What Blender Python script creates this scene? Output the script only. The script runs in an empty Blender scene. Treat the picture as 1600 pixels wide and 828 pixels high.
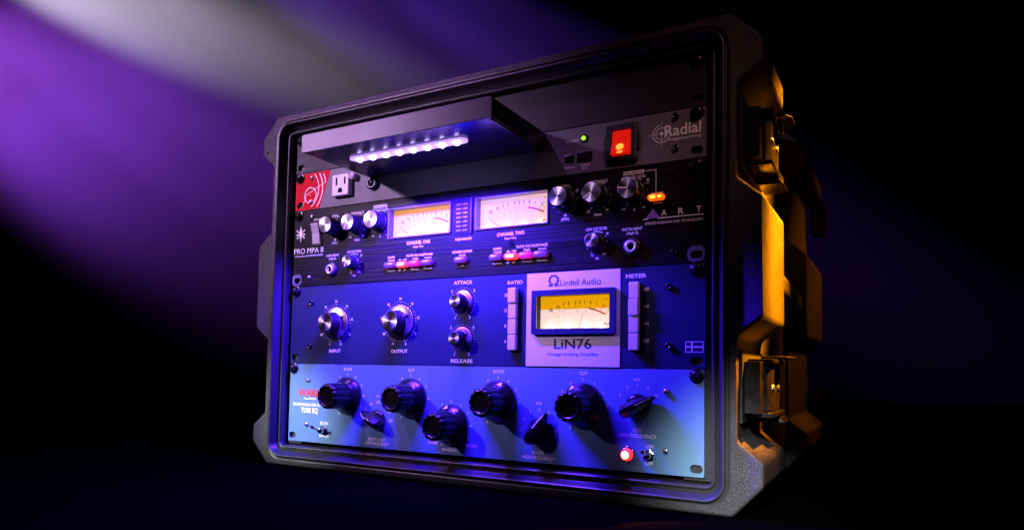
import bpy, bmesh, math, random
from mathutils import Vector, Matrix, Euler
random.seed(7)
sc = bpy.context.scene
C = sc.collection
R = math.radians
U = 44.45                      # one rack unit, mm
MM = 0.001
LED_W = 5.2                    # watts of each of the eight lamps in the tray

# ------------------------------------------------------------------ camera
cam_d = bpy.data.cameras.new('camera'); cam = bpy.data.objects.new('camera', cam_d); C.objects.link(cam)
cam.location = (0.37750, -0.55898, 0.08803)
cam.rotation_euler = (1.62529, -0.01566, 0.49662)
cam_d.sensor_width = 36; cam_d.lens = 23.704
cam_d.shift_x = -0.01587; cam_d.shift_y = 0.06443
cam_d.clip_start = 0.01; cam_d.clip_end = 100
sc.camera = cam

# ------------------------------------------------------------------ world, lamps, exposure
w = bpy.data.worlds.new('World'); sc.world = w; w.use_nodes = True
bg = w.node_tree.nodes['Background']; bg.inputs[0].default_value = (0.30, 0.22, 0.55, 1); bg.inputs[1].default_value = 0.002
vs = sc.view_settings
vs.view_transform = 'Standard'; vs.look = 'None'; vs.exposure = 0; vs.gamma = 1; vs.use_curve_mapping = False

def spot(name, loc, aim, power, color, angle, blend=1.0, size=0.03):
    d = bpy.data.lights.new(name, 'SPOT'); o = bpy.data.objects.new(name, d); C.objects.link(o)
    d.energy = power; d.color = color; d.spot_size = R(angle); d.spot_blend = blend; d.shadow_soft_size = size
    o.location = loc
    o.rotation_euler = (Vector(aim) - Vector(loc)).to_track_quat('-Z', 'Y').to_euler()
    return o

# lamps on the rack: mauve key upper left front, neutral lamps on the lower corners, amber from the right
spot('key_lamp', (-0.95, -1.05, 0.75), (-0.215, -0.06, 0.290), 105, (0.78, 0.48, 1.0), 23.5, 1.0, 0.05)
spot('top_lamp', (-0.55, -0.45, 1.40), (-0.14, -0.02, 0.375), 75, (0.58, 0.20, 1.0), 24, 1.0, 0.05)
spot('cool_lamp_left', (-0.75, -0.95, 0.42), (-0.232, 0, 0.026), 110, (0.92, 0.95, 1.0), 7.6, 1.0, 0.02)
spot('cool_lamp_right', (0.42, -0.95, 0.42), (0.280, 0, -0.008), 130, (0.98, 0.95, 1.0), 10.0, 1.0, 0.03)
spot('amber_lamp', (0.95, 0.55, 1.30), (0.288, 0.098, 0.225), 6000, (1.0, 0.28, 0.002), 7.8, 1.0, 0.03)
spot('amber_lamp_rear', (1.15, 1.05, 0.95), (0.288, 0.44, 0.18), 42, (1.0, 0.25, 0.002), 15, 1.0, 0.03)
spot('dim_warm_lamp', (0.75, -0.62, 1.02), (0.180, 0, 0.240), 18, (1.0, 0.46, 0.46), 10.5, 1.0, 0.05)

# stage lamps raking across the backdrop (upper left, off frame)
FW = Vector((-0.4764, 0.8792, 0)); RT = Vector((0.8792, 0.4764, 0)); UP = Vector((0, 0, 1))
WALL_D = 2.7
WALL_O = Vector(cam.location) + FW * WALL_D
def wall_pt(a, b, off=0.0):                 # metres right of / above the optical axis on the backdrop, off = towards the camera
    return WALL_O + RT * a + UP * b - FW * off
for nm, la, lb, off, ta, tb, pw, col, ang in (
        ('stage_lamp_white', -3.25, 1.98, 0.38, -1.72, 1.47, 680, (0.88, 0.78, 1.0), 15),
        ('stage_lamp_grey', -3.0, 2.25, 0.26, -0.98, 1.20, 90, (0.66, 0.46, 1.0), 6.5),
        ('stage_lamp_pale', -2.6, 2.35, 0.24, -0.86, 1.40, 95, (0.62, 0.46, 1.0), 7),
        ('stage_lamp_violet', -2.4, 2.30, 0.30, -0.42, 1.26, 330, (0.30, 0.09, 1.0), 13),
        ('stage_lamp_blue', -1.5, 2.15, 0.35, -0.10, 1.34, 95, (0.17, 0.06, 1.0), 17),
        ('stage_lamp_purple', -3.0, 1.50, 0.65, -2.02, 1.08, 135, (0.42, 0.08, 1.0), 46),
        ('stage_lamp_purple_low', -3.1, 1.75, 0.40, -1.50, 0.95, 150, (0.32, 0.07, 1.0), 17),
        ('stage_lamp_purple_far', -3.1, 1.90, 0.35, -1.05, 0.92, 170, (0.28, 0.07, 1.0), 13),
        ('stage_lamp_deep', -2.8, 1.20, 0.60, -1.80, 0.80, 50, (0.24, 0.05, 1.0), 34)):
    spot(nm, wall_pt(la, lb, off), wall_pt(ta, tb), pw, col, ang, 1.0, 0.03)

# ------------------------------------------------------------------ materials
def mat(name, col, rough=0.5, metal=0.0, spec=0.5, emit=None, estr=0.0, bump=None, var=None, coat=0.0, aniso=0.0, wear=None):
    m = bpy.data.materials.new(name); m.use_nodes = True
    nt = m.node_tree; n = nt.nodes; b = n['Principled BSDF']
    b.inputs['Base Color'].default_value = (*col, 1); b.inputs['Roughness'].default_value = rough
    b.inputs['Metallic'].default_value = metal; b.inputs['Specular IOR Level'].default_value = spec
    b.inputs['Coat Weight'].default_value = coat
    if emit: b.inputs['Emission Color'].default_value = (*emit, 1); b.inputs['Emission Strength'].default_value = estr
    tc = n.new('ShaderNodeTexCoord')
    if var:                                        # (scale vec, amount): colour and gloss variation (wear, dust, smudges)
        mp = n.new('ShaderNodeMapping'); mp.inputs['Scale'].default_value = var[0]
        nt.links.new(tc.outputs['Object'], mp.inputs[0])
        nz = n.new('ShaderNodeTexNoise'); nz.inputs['Scale'].default_value = 1; nz.inputs['Detail'].default_value = 6
        nt.links.new(mp.outputs[0], nz.inputs['Vector'])
        mr = n.new('ShaderNodeMapRange'); mr.inputs[1].default_value = 0.3; mr.inputs[2].default_value = 0.7
        mr.inputs[3].default_value = 1 - var[1]; mr.inputs[4].default_value = 1 + var[1]
        nt.links.new(nz.outputs[0], mr.inputs[0])
        mx = n.new('ShaderNodeVectorMath'); mx.operation = 'SCALE'; mx.inputs[0].default_value = col
        nt.links.new(mr.outputs[0], mx.inputs['Scale']); nt.links.new(mx.outputs[0], b.inputs['Base Color'])
        m2 = n.new('ShaderNodeMath'); m2.operation = 'MULTIPLY'; m2.inputs[1].default_value = rough
        nt.links.new(mr.outputs[0], m2.inputs[0]); nt.links.new(m2.outputs[0], b.inputs['Roughness'])
    if wear:                                       # (scale vec, threshold, colour): sparse dust, rubbed spots and hairline scuffs
        mp = n.new('ShaderNodeMapping'); mp.inputs['Scale'].default_value = wear[0]; mp.inputs['Rotation'].default_value = (0.3, 0.5, 0.2)
        nt.links.new(tc.outputs['Object'], mp.inputs[0])
        nz = n.new('ShaderNodeTexNoise'); nz.inputs['Scale'].default_value = 1; nz.inputs['Detail'].default_value = 8; nz.inputs['Roughness'].default_value = 0.7
        nt.links.new(mp.outputs[0], nz.inputs['Vector'])
        mr = n.new('ShaderNodeMapRange'); mr.inputs[1].default_value = wear[1]; mr.inputs[2].default_value = wear[1] + 0.06; mr.inputs[4].default_value = 0.7
        nt.links.new(nz.outputs[0], mr.inputs[0])
        mx = n.new('ShaderNodeMix'); mx.data_type = 'RGBA'; mx.inputs[7].default_value = (*wear[2], 1); mx.inputs[6].default_value = (*col, 1)
        nt.links.new(mr.outputs[0], mx.inputs[0])
        src = b.inputs['Base Color'].links[0].from_socket if b.inputs['Base Color'].links else None
        if src: nt.links.new(src, mx.inputs[6])
        nt.links.new(mx.outputs[2], b.inputs['Base Color'])
    if bump:                                       # (scale vec, strength, distance)
        mp = n.new('ShaderNodeMapping'); mp.inputs['Scale'].default_value = bump[0]
        nt.links.new(tc.outputs['Object'], mp.inputs[0])
        nz = n.new('ShaderNodeTexNoise'); nz.inputs['Scale'].default_value = 1; nz.inputs['Detail'].default_value = 3
        nt.links.new(mp.outputs[0], nz.inputs['Vector'])
        bp = n.new('ShaderNodeBump'); bp.inputs['Strength'].default_value = bump[1]; bp.inputs['Distance'].default_value = bump[2]
        nt.links.new(nz.outputs[0], bp.inputs['Height']); nt.links.new(bp.outputs[0], b.inputs['Normal'])
    if aniso:
        b.inputs['Anisotropic'].default_value = aniso
        tg = n.new('ShaderNodeTangent'); tg.direction_type = 'RADIAL'; tg.axis = 'Y'
        nt.links.new(tg.outputs[0], b.inputs['Tangent'])
    return m

M = {}
M['shell'] = mat('case_plastic', (0.036, 0.035, 0.037), 0.38, spec=0.5, bump=((1050, 1050, 1050), 1.0, 0.0013), var=((14, 14, 14), 0.25), wear=((40, 70, 160), 0.66, (0.10, 0.098, 0.10)))
M['rim'] = mat('rim_plastic', (0.030, 0.030, 0.032), 0.33, spec=0.5, bump=((700, 700, 700), 0.35, 0.0005))
M['rubber'] = mat('black_rubber', (0.012, 0.012, 0.013), 0.6, spec=0.3)
M['rail'] = mat('black_rail', (0.015, 0.015, 0.016), 0.5)
M['latch'] = mat('latch_metal', (0.035, 0.033, 0.032), 0.24, metal=0.6, var=((60, 60, 60), 0.3))
M['screw'] = mat('black_screw', (0.03, 0.03, 0.032), 0.22, metal=0.7)
M['steel'] = mat('bright_screw', (0.62, 0.62, 0.63), 0.34, metal=1.0)
M['hexsteel'] = mat('dark_socket_screw', (0.10, 0.10, 0.105), 0.25, metal=1.0)
M['hole'] = mat('dark_recess', (0.004, 0.004, 0.004), 0.8, spec=0.1)
M['blank'] = mat('black_powder_coat', (0.022, 0.020, 0.022), 0.5, spec=0.2, bump=((1500, 1500, 1500), 0.25, 0.0003), var=((12, 12, 12), 0.12))
M['grey'] = mat('grey_powder_coat', (0.13, 0.125, 0.135), 0.45, spec=0.2, bump=((1500, 1500, 1500), 0.25, 0.0003), var=((10, 10, 10), 0.08))
M['hood'] = mat('hood_paint', (0.20, 0.175, 0.21), 0.40, spec=0.25, bump=((1300, 1300, 1300), 0.2, 0.0003), var=((16, 16, 16), 0.08))
M['hood_under'] = mat('hood_black_gloss', (0.022, 0.022, 0.026), 0.20, spec=0.6)
M['brushed'] = mat('brushed_black_aluminium', (0.008, 0.007, 0.008), 0.36, metal=0.0, spec=0.07, bump=((6, 900, 900), 0.55, 0.0006), var=((3, 300, 300), 0.35))
M['blue'] = mat('dark_blue_paint', (0.011, 0.013, 0.055), 0.42, spec=0.2, bump=((1500, 1500, 1500), 0.15, 0.0003), var=((9, 9, 9), 0.18), wear=((420, 420, 420), 0.71, (0.06, 0.06, 0.10)))
M['sky'] = mat('pale_blue_paint', (0.115, 0.235, 0.37), 0.42, spec=0.25, bump=((1400, 1400, 1400), 0.15, 0.0003), var=((8, 8, 8), 0.12), wear=((420, 420, 420), 0.70, (0.30, 0.36, 0.42)))
M['white_plate'] = mat('satin_white_plate', (0.80, 0.79, 0.80), 0.38, var=((10, 10, 10), 0.04))
M['white_btn'] = mat('ivory_button', (0.72, 0.68, 0.74), 0.35)
M['outlet'] = mat('outlet_plastic', (0.52, 0.50, 0.54), 0.4, bump=((900, 900, 900), 0.2, 0.0003))
M['red'] = mat('red_print', (0.60, 0.003, 0.010), 0.5, spec=0.04)
M['ink'] = mat('white_print', (0.90, 0.89, 0.90), 0.5)
M['navy'] = mat('navy_print', (0.012, 0.010, 0.08), 0.5)
M['violet'] = mat('violet_print', (0.20, 0.10, 0.62), 0.5)
M['warm_red'] = mat('logo_red', (0.55, 0.02, 0.015), 0.5)
M['black_print'] = mat('black_print', (0.015, 0.012, 0.012), 0.6)
M['dial_red'] = mat('dial_red_print', (0.45, 0.012, 0.02), 0.6, emit=(1.0, 0.02, 0.04), estr=0.35)
M['knob'] = mat('black_bakelite', (0.008, 0.008, 0.009), 0.24, spec=0.38, var=((90, 90, 90), 0.2))
M['knob_matt'] = mat('black_knob_plastic', (0.014, 0.014, 0.016), 0.36)
M['spun'] = mat('spun_aluminium', (0.50, 0.49, 0.50), 0.28, metal=1.0, aniso=0.8)
M['skirt'] = mat('aluminium_skirt', (0.62, 0.61, 0.62), 0.34, metal=1.0, aniso=0.7)
M['chrome'] = mat('chrome', (0.72, 0.72, 0.73), 0.10, metal=1.0)
M['jack'] = mat('jack_ring', (0.82, 0.82, 0.83), 0.30, metal=0.6)
M['btn_pale'] = mat('milky_button', (0.085, 0.055, 0.10), 0.3, emit=(0.6, 0.06, 0.5), estr=0.12)
M['btn_pink'] = mat('pink_button', (0.20, 0.02, 0.10), 0.3, emit=(1.0, 0.02, 0.30), estr=0.5)
M['btn_red'] = mat('lit_red_button', (0.2, 0.03, 0.02), 0.3, emit=(1.0, 0.045, 0.02), estr=1.4)
M['btn_amber'] = mat('lit_amber_button', (0.3, 0.08, 0.01), 0.3, emit=(1.0, 0.11, 0.002), estr=1.3)
M['core_red'] = mat('hot_red_core', (0.8, 0.5, 0.3), 0.3, emit=(1.0, 0.42, 0.20), estr=3.0)
M['core_amber'] = mat('hot_amber_core', (0.8, 0.5, 0.2), 0.3, emit=(1.0, 0.42, 0.03), estr=2.6)
M['lens_red'] = mat('red_rocker_lens', (0.6, 0.02, 0.01), 0.15, emit=(1.0, 0.010, 0.002), estr=0.50)
M['neon'] = mat('neon_lamp', (0.8, 0.3, 0.05), 0.4, emit=(1.0, 0.28, 0.01), estr=1.8)
M['jewel'] = mat('lit_red_jewel', (0.7, 0.1, 0.1), 0.1, emit=(1.0, 0.035, 0.02), estr=1.3)
M['bulb'] = mat('lit_bulb', (0.9, 0.6, 0.5), 0.3, emit=(1.0, 0.62, 0.42), estr=2.0)
M['green'] = mat('green_led', (0.2, 0.6, 0.02), 0.2, emit=(0.35, 1.0, 0.02), estr=1.6)
M['dial_warm'] = mat('backlit_dial', (0.80, 0.70, 0.62), 0.6, emit=(1.0, 0.74, 0.66), estr=0.95)
M['dial_yellow'] = mat('backlit_dial_yellow', (0.80, 0.48, 0.02), 0.6, emit=(1.0, 0.47, 0.0), estr=0.85)
M['dial_soft'] = mat('backlit_dial_soft', (0.80, 0.70, 0.66), 0.6, emit=(1.0, 0.64, 0.66), estr=0.85)
M['acrylic'] = mat('acrylic_wall', (0.16, 0.13, 0.24), 0.15, spec=0.6)
M['bar'] = mat('display_window', (0.020, 0.020, 0.05), 0.12, spec=0.6)
M['bar_led'] = mat('unlit_bar_segment', (0.10, 0.11, 0.22), 0.35)
M['led'] = mat('led_emitter', (0.9, 0.9, 1.0), 0.3, emit=(0.55, 0.42, 1.0), estr=20)
M['led_lens'] = mat('led_strip_lens', (0.8, 0.8, 0.9), 0.2, emit=(0.46, 0.28, 1.0), estr=1.5)
M['floor'] = mat('black_table', (0.0008, 0.0008, 0.0009), 0.5, spec=0.0, var=((5, 5, 5), 0.2))
M['backdrop'] = mat('grey_backdrop', (0.30, 0.30, 0.31), 0.9, spec=0.1, var=((1.1, 1.1, 1.1), 0.12))
def glass_mat():
    m = bpy.data.materials.new('clear_pane'); m.use_nodes = True; nt = m.node_tree; n = nt.nodes; n.clear()
    out = n.new('ShaderNodeOutputMaterial'); mx = n.new('ShaderNodeMixShader'); tr = n.new('ShaderNodeBsdfTransparent')
    gl = n.new('ShaderNodeBsdfGlossy'); gl.inputs['Roughness'].default_value = 0.08; fr = n.new('ShaderNodeFresnel'); fr.inputs[0].default_value = 1.45
    tr.inputs[0].default_value = (0.96, 0.95, 0.97, 1)
    nt.links.new(fr.outputs[0], mx.inputs[0]); nt.links.new(tr.outputs[0], mx.inputs[1]); nt.links.new(gl.outputs[0], mx.inputs[2])
    nt.links.new(mx.outputs[0], out.inputs[0]); return m
M['glass'] = glass_mat()

# ------------------------------------------------------------------ mesh helpers (all numbers in mm)
class MB:
    def __init__(s): s.v = []; s.f = []; s.m = []; s.sm = []
    def add(s, vs_, fs, mi=0, smooth=False):
        o = len(s.v); s.v += [tuple(p) for p in vs_]
        for f in fs: s.f.append([i + o for i in f]); s.m.append(mi); s.sm.append(smooth)
        return s
    def box(s, x0, x1, y0, y1, z0, z1, mi=0):
        return s.add([(x0,y0,z0),(x1,y0,z0),(x1,y1,z0),(x0,y1,z0),(x0,y0,z1),(x1,y0,z1),(x1,y1,z1),(x0,y1,z1)],
              [(0,3,2,1),(4,5,6,7),(0,1,5,4),(1,2,6,5),(2,3,7,6),(3,0,4,7)], mi)
    def lathe(s, prof, n=32, cx=0, cz=0, mi=0, smooth=True, rf=None):
        # prof: (radius, height towards the viewer); axis = -Y; rf(angle, r, h) may change the radius
        vs_ = []; fs = []
        for r, h in prof:
            for k in range(n):
                a = 2*math.pi*k/n; q = rf(a, r, h) if rf else r
                vs_.append((cx + q*math.sin(a), -h, cz + q*math.cos(a)))
        for i in range(len(prof)-1):
            for k in range(n):
                k2 = (k+1) % n; fs.append((i*n+k, i*n+k2, (i+1)*n+k2, (i+1)*n+k))
        s.add(vs_, fs, mi, smooth)
        o = len(s.v) - n
        if prof[-1][0] > 0.01: s.f.append([o+k for k in range(n)]); s.m.append(mi); s.sm.append(False)
        return s
    def poly(s, pts, y, mi=0):                                     # flat outline facing the viewer
        return s.add([(x, y, z) for x, z in pts], [tuple(range(len(pts)))], mi)
    def ring(s, cx, cz, r0, r1, y, a0=0, a1=360, n=32, mi=0, sx=1.0):
        vs_ = []; fs = []
        for k in range(n+1):
            a = R(a0 + (a1-a0)*k/n)
            for r in (r0, r1): vs_.append((cx + sx*r*math.sin(a), y, cz + r*math.cos(a)))
        for k in range(n): fs.append((2*k, 2*k+2, 2*k+3, 2*k+1))
        return s.add(vs_, fs, mi)
    def seg(s, x0, z0, x1, z1, w_, y, mi=0):
        d = Vector((x1-x0, z1-z0)); d.normalize(); p = Vector((-d.y, d.x))*w_/2
        return s.poly([(x0+p.x, z0+p.y), (x0-p.x, z0-p.y), (x1-p.x, z1-p.y), (x1+p.x, z1+p.y)], y, mi)
    def mesh(s, name, mats):
        me = bpy.data.meshes.new(name)
        me.from_pydata([(x*MM, y*MM, z*MM) for x, y, z in s.v], [], s.f)
        for m in (mats if isinstance(mats, (list, tuple)) else [mats]): me.materials.append(M[m])
        me.polygons.foreach_set('material_index', s.m); me.polygons.foreach_set('use_smooth', s.sm)
        me.validate(); me.update()
        return me
    def fix(s, me):
        bm = bmesh.new(); bm.from_mesh(me); bmesh.ops.recalc_face_normals(bm, faces=bm.faces); bm.to_mesh(me); bm.free(); return me

def link(name, me, parent=None, loc=(0,0,0), roty=0):
    o = bpy.data.objects.new(name, me); C.objects.link(o)
    o.parent = parent; o.location = Vector(loc)*MM; o.rotation_euler = (0, R(roty), 0)
    return o
def part(name, mb, mats, parent, loc=(0,0,0), roty=0, bevel=0, recalc=True):
    me = mb.mesh(name, mats)
    if recalc: mb.fix(me)
    o = link(name, me, parent, loc, roty)
    if bevel: add_bevel(o, bevel)
    return o
def add_bevel(o, wd, seg=2, ang=40):
    m = o.modifiers.new('bevel', 'BEVEL'); m.width = wd*MM; m.segments = seg; m.limit_method = 'ANGLE'; m.angle_limit = R(ang)
    m.harden_normals = False
def thing(name, label, cat, loc=(0,0,0), group=None):
    o = bpy.data.objects.new(name, None); C.objects.link(o); o.location = Vector(loc)*MM; o.empty_display_size = 0.05
    o['label'] = label; o['category'] = cat
    if group: o['group'] = group
    return o

def rrect(x0, x1, z0, z1, r, n=6):
    pts = []
    for cx, cz, a0 in ((x1-r, z1-r, 0), (x1-r, z0+r, 90), (x0+r, z0+r, 180), (x0+r, z1-r, 270)):
        for k in range(n+1):
            a = R(a0 + 90*k/n); pts.append((cx + r*math.sin(a), cz + r*math.cos(a)))
    return pts
def slot_pts(cx, cz, w_, h, n=8):
    return rrect(cx-w_/2, cx+w_/2, cz-h/2, cz+h/2, h/2-0.01, n)

def plate_mesh(name, outer, holes, y0, y1, mats):
    """flat plate with real holes; front face at y0, back at y1"""
    bm = bmesh.new(); loops = []
    for L_ in [outer] + holes:
        vs_ = [bm.verts.new((x*MM, y0*MM, z*MM)) for x, z in L_]
        es = [bm.edges.new((vs_[i], vs_[(i+1) % len(vs_)])) for i in range(len(vs_))]
        loops.append((vs_, es))
    bmesh.ops.triangle_fill(bm, use_beauty=True, use_dissolve=False, edges=[e for l in loops for e in l[1]], normal=(0, -1, 0))
    front = list(bm.faces)
    back = {}
    for l in loops:
        for v in l[0]: back[v] = bm.verts.new((v.co.x, y1*MM, v.co.z))
    for f in front: bm.faces.new([back[v] for v in reversed(f.verts)])
    for l in loops:
        vs_ = l[0]
        for i in range(len(vs_)):
            a, b = vs_[i], vs_[(i+1) % len(vs_)]; bm.faces.new((a, b, back[b], back[a]))
    bmesh.ops.recalc_face_normals(bm, faces=bm.faces)
    me = bpy.data.meshes.new(name); bm.to_mesh(me); bm.free()
    for m in (mats if isinstance(mats, (list, tuple)) else [mats]): me.materials.append(M[m])
    return me

# lettering: flat print, every glyph real outline geometry just above its surface
_tc = {}
def glyphs(text, bold=0.0):
    if (text, bold) in _tc: return _tc[(text, bold)]
    cu = bpy.data.curves.new('t', 'FONT'); cu.body = text; cu.size = 1; cu.resolution_u = 3; cu.offset = bold; cu.fill_mode = 'FRONT'
    ob = bpy.data.objects.new('t', cu); C.objects.link(ob)
    dg = bpy.context.evaluated_depsgraph_get()
    me = bpy.data.meshes.new_from_object(ob.evaluated_get(dg))
    vs_ = [(v.co.x, v.co.y) for v in me.vertices]; fs = [tuple(p.vertices) for p in me.polygons]
    bpy.data.objects.remove(ob); bpy.data.meshes.remove(me); bpy.data.curves.remove(cu)
    x0 = min(v[0] for v in vs_); x1 = max(v[0] for v in vs_)
    vs_ = [(v[0]-(x0+x1)/2, v[1]) for v in vs_]
    _tc[(text, bold)] = (vs_, fs, x1-x0); return _tc[(text, bold)]
CAP = 0.69                                                   # cap height of the font at size 1
def text_into(mb, text, x, z, h, w_=None, y=-0.15, bold=0.0, mi=0):
    """centred on x, vertically centred on z; h = cap height, w_ = full width"""
    vs_, fs, wd = glyphs(text, bold); s = h/CAP; sx = (w_/wd) if w_ else s*0.92
    return mb.add([(x + vx*sx, y, z - h/2 + vy*s) for vx, vy in vs_], fs, mi)
def lettering(name, parent, items, m='ink', y=-0.15, bold=0.012):
    for it in items:
        mb = MB(); text_into(mb, it[0], 0, 0, it[3], it[4] if len(it) > 4 else None, y, bold)
        part(name, mb, m, parent, (it[1], 0, it[2]), recalc=False)
def dial_numbers(parent, cx, cz, r, labels, h=2.7, m='ink', bold=0.025):
    mb = MB()
    for a, t in labels: text_into(mb, t, cx + r*math.sin(R(a)), cz + r*math.cos(R(a)), h, None, -0.15, bold)
    return part('dial_numbers', mb, m, parent, recalc=False)

# ------------------------------------------------------------------ shared small hardware
def rack_screw_mesh():
    mb = MB()
    mb.lathe([(6.4, 0.0), (6.4, 0.9), (6.0, 1.2), (4.9, 1.25)], 28, mi=0)
    mb.lathe([(4.7, 1.0), (4.7, 2.2), (4.3, 3.3), (3.3, 4.1), (1.7, 4.6), (0.6, 4.7)], 28, mi=0)
    for a in (45, 135):
        d = Vector((math.sin(R(a)), math.cos(R(a))))*2.5; p = Vector((-d.y, d.x)).normalized()*0.5
        mb.poly([(d.x+p.x, d.y+p.y), (d.x-p.x, d.y-p.y), (-d.x-p.x, -d.y-p.y), (-d.x+p.x, -d.y+p.y)], -4.75 - a*0.0005, 1)
    return mb.fix(mb.mesh('rack_screw', ['screw', 'hole']))
def small_screw_mesh(m, r=2.7, hexa=False):
    mb = MB()
    mb.lathe([(r, 0), (r, 0.8), (r*0.85, 1.6), (r*0.5, 2.0), (r*0.2, 2.1)] if not hexa else [(r, 0), (r, 1.9), (r*0.88, 2.2), (r*0.5, 2.2), (r*0.46, 1.0), (0.05, 0.95)], 20 if not hexa else 24)
    if not hexa:
        for a in (20, 110):
            d = Vector((math.sin(R(a)), math.cos(R(a))))*r*0.6; p = Vector((-d.y, d.x)).normalized()*r*0.13
            mb.poly([(d.x+p.x, d.y+p.y), (d.x-p.x, d.y-p.y), (-d.x-p.x, -d.y-p.y), (-d.x+p.x, -d.y+p.y)], -2.15 - a*0.0005, 1)
    else:
        mb.lathe([(r*0.44, 1.05), (r*0.1, 1.05)], 6, mi=1, smooth=False)
    return mb.fix(mb.mesh('panel_screw', [m, 'hole']))
ME_RACK = rack_screw_mesh(); ME_STEEL = small_screw_mesh('steel'); ME_HEX = small_screw_mesh('hexsteel', 2.8, True); ME_DARK = small_screw_mesh('screw', 2.8, True)

def rack_unit(name, label, cat, u0, units, m, holes=(), screw_top=True, corner=1.2, width=482.0):
    """an Empty at the bottom of the faceplate; faceplate with real ear slots; rack screws in the top slots"""
    H = units*U - 0.8
    t = thing(name, label, cat, (0, 0, u0*U + 0.4))
    sl = []
    for sx in (-1, 1):
        for z in (6.6, H - 5.6): sl.append(slot_pts(sx*233.2, z, 10.5, 6.8))
    me = plate_mesh('faceplate', rrect(-width/2, width/2, 0, H, corner, 3), sl + [list(h) for h in holes], 0, 3.2, m)
    f = link('faceplate', me, t); add_bevel(f, 0.35, 1, 60)
    for sx in (-1, 1):
        if screw_top: link('rack_screw', ME_RACK, t, (sx*233.8, 0, H - 4.9), random.uniform(0, 90))
    return t, H
def screws(t, me, pts):
    for x, z in pts: link('panel_screw', me, t, (x, 0, z), random.uniform(0, 90))

# ------------------------------------------------------------------ setting: table and backdrop
def structure(name, mb, m):
    o = part(name, mb, m, None); o['kind'] = 'structure'; return o
mb = MB(); g = 40
mb.add([(x*150-3500, y*150-1500, -27.6) for y in range(g+1) for x in range(g+1)], [(j*(g+1)+i, j*(g+1)+i+1, (j+1)*(g+1)+i+1, (j+1)*(g+1)+i) for j in range(g) for i in range(g)])
structure('table_top', mb, 'floor')
mb = MB(); P = [wall_pt(a, b)/MM for a, b in ((-4.5, -0.6), (4.5, -0.6), (4.5, 4.5), (-4.5, 4.5))]
mb.add([tuple(p) for p in P], [(0, 1, 2, 3)]); structure('backdrop', mb, 'backdrop')

# ------------------------------------------------------------------ the case
case = thing('rack_case', 'black textured moulded plastic rack case standing on the dark table', 'rack case', (0, 0, -27))
ZO = 27                                        # case parts are in case coordinates (floor = 0)
half = [(264,-27),(288,-2),(288,17),(268,33),(268,115),(288,130),(288,228),(268,245),(268,321),(288,336),(288,357),(264,381)]
outline = [(x, z+ZO) for x, z in half] + [(-x, z+ZO) for x, z in reversed(half)]
HW, HH, ZC = 258, 192.5, 176.5 + ZO            # ridge half sizes and centre
def rim_loop(d, n=7, r0=16):
    r = max(3.0, r0 + d)
    return rrect(-HW-d, HW+d, ZC-HH-d, ZC+HH+d, r, n)
def bumper_mesh(name, y0, y1, inner_d, back_d):
    bm = bmesh.new()
    def loop(pts, y): return [bm.verts.new((x*MM, y*MM, z*MM)) for x, z in pts]
    def edges(vs_): return [bm.edges.new((vs_[i], vs_[(i+1) % len(vs_)])) for i in range(len(vs_))]
    of = loop(outline, y0); ob = loop(outline, y1)
    fi = loop(rim_loop(inner_d), y0); bi = loop(rim_loop(back_d), y1)
    ef, ei = edges(of), edges(fi)
    bmesh.ops.triangle_fill(bm, use_beauty=True, edges=ef+ei, normal=(0,-1,0))
    eb, ebi = edges(ob), edges(bi)
    bmesh.ops.triangle_fill(bm, use_beauty=True, edges=eb+ebi, normal=(0,1,0))
    for i in range(len(of)):
        j = (i+1) % len(of); bm.faces.new((of[i], of[j], ob[j], ob[i]))
    bmesh.ops.recalc_face_normals(bm, faces=bm.faces)
    me = bpy.data.meshes.new(name); bm.to_mesh(me); bm.free(); me.materials.append(M['shell']); return me
o = link('front_bumper', bumper_mesh('front_bumper', -10.5, 106, 5.0, 2.0), case); add_bevel(o, 3.0, 3, 25)
o = link('rear_bumper', bumper_mesh('rear_bumper', 292, 486, 2.0, 0.0), case); add_bevel(o, 3.0, 3, 25)
def sweep(name, prof, m, n=7, smooth=True, closed_back=False):
    mb = MB(); L_ = [[(x, y, z) for x, z in rim_loop(d, n)] for d, y in prof]; k = len(L_[0]); vs_ = [p for l in L_ for p in l]; fs = []
    for i in range(len(prof)-1):
        for j in range(k): j2 = (j+1) % k; fs.append((i*k+j, i*k+j2, (i+1)*k+j2, (i+1)*k+j))
    if closed_back: fs.append(tuple((len(prof)-1)*k + j for j in range(k)))
    mb.add(vs_, fs, 0, smooth); return part(name, mb, m, case)
sweep('body', [(6.0, 100), (6.0, 300)], 'shell')
sweep('rim_ridge', [(5.2,-10.6),(3.4,-10.5),(2.7,-8.9),(1.9,-8.6),(1.3,-9.6),(1.0,-12.4),(0.3,-13.5),(-0.7,-13.4),(-1.5,-12.2),(-2.4,-9.5),(-4.2,-6.0),(-6.2,-3.4),(-7.6,-2.6)], 'rim')
sweep('rim_step', [(-7.5,-2.5),(-7.9,-4.6),(-8.8,-6.2),(-9.9,-6.4),(-10.9,-5.4),(-11.4,-3.4),(-11.6,0),(-11.8,6),(-12.0,60)], 'rim')
sweep('interior', [(-11.9,55),(-11.9,470)], 'rubber', closed_back=True)
for sx in (-1, 1):
    mb = MB(); mb.box(-12, 12, 3.4, 6.4, 0, 362); part('rack_rail', mb, 'rail', case, (sx*233.5, 0, ZO-3), bevel=0.5)
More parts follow.
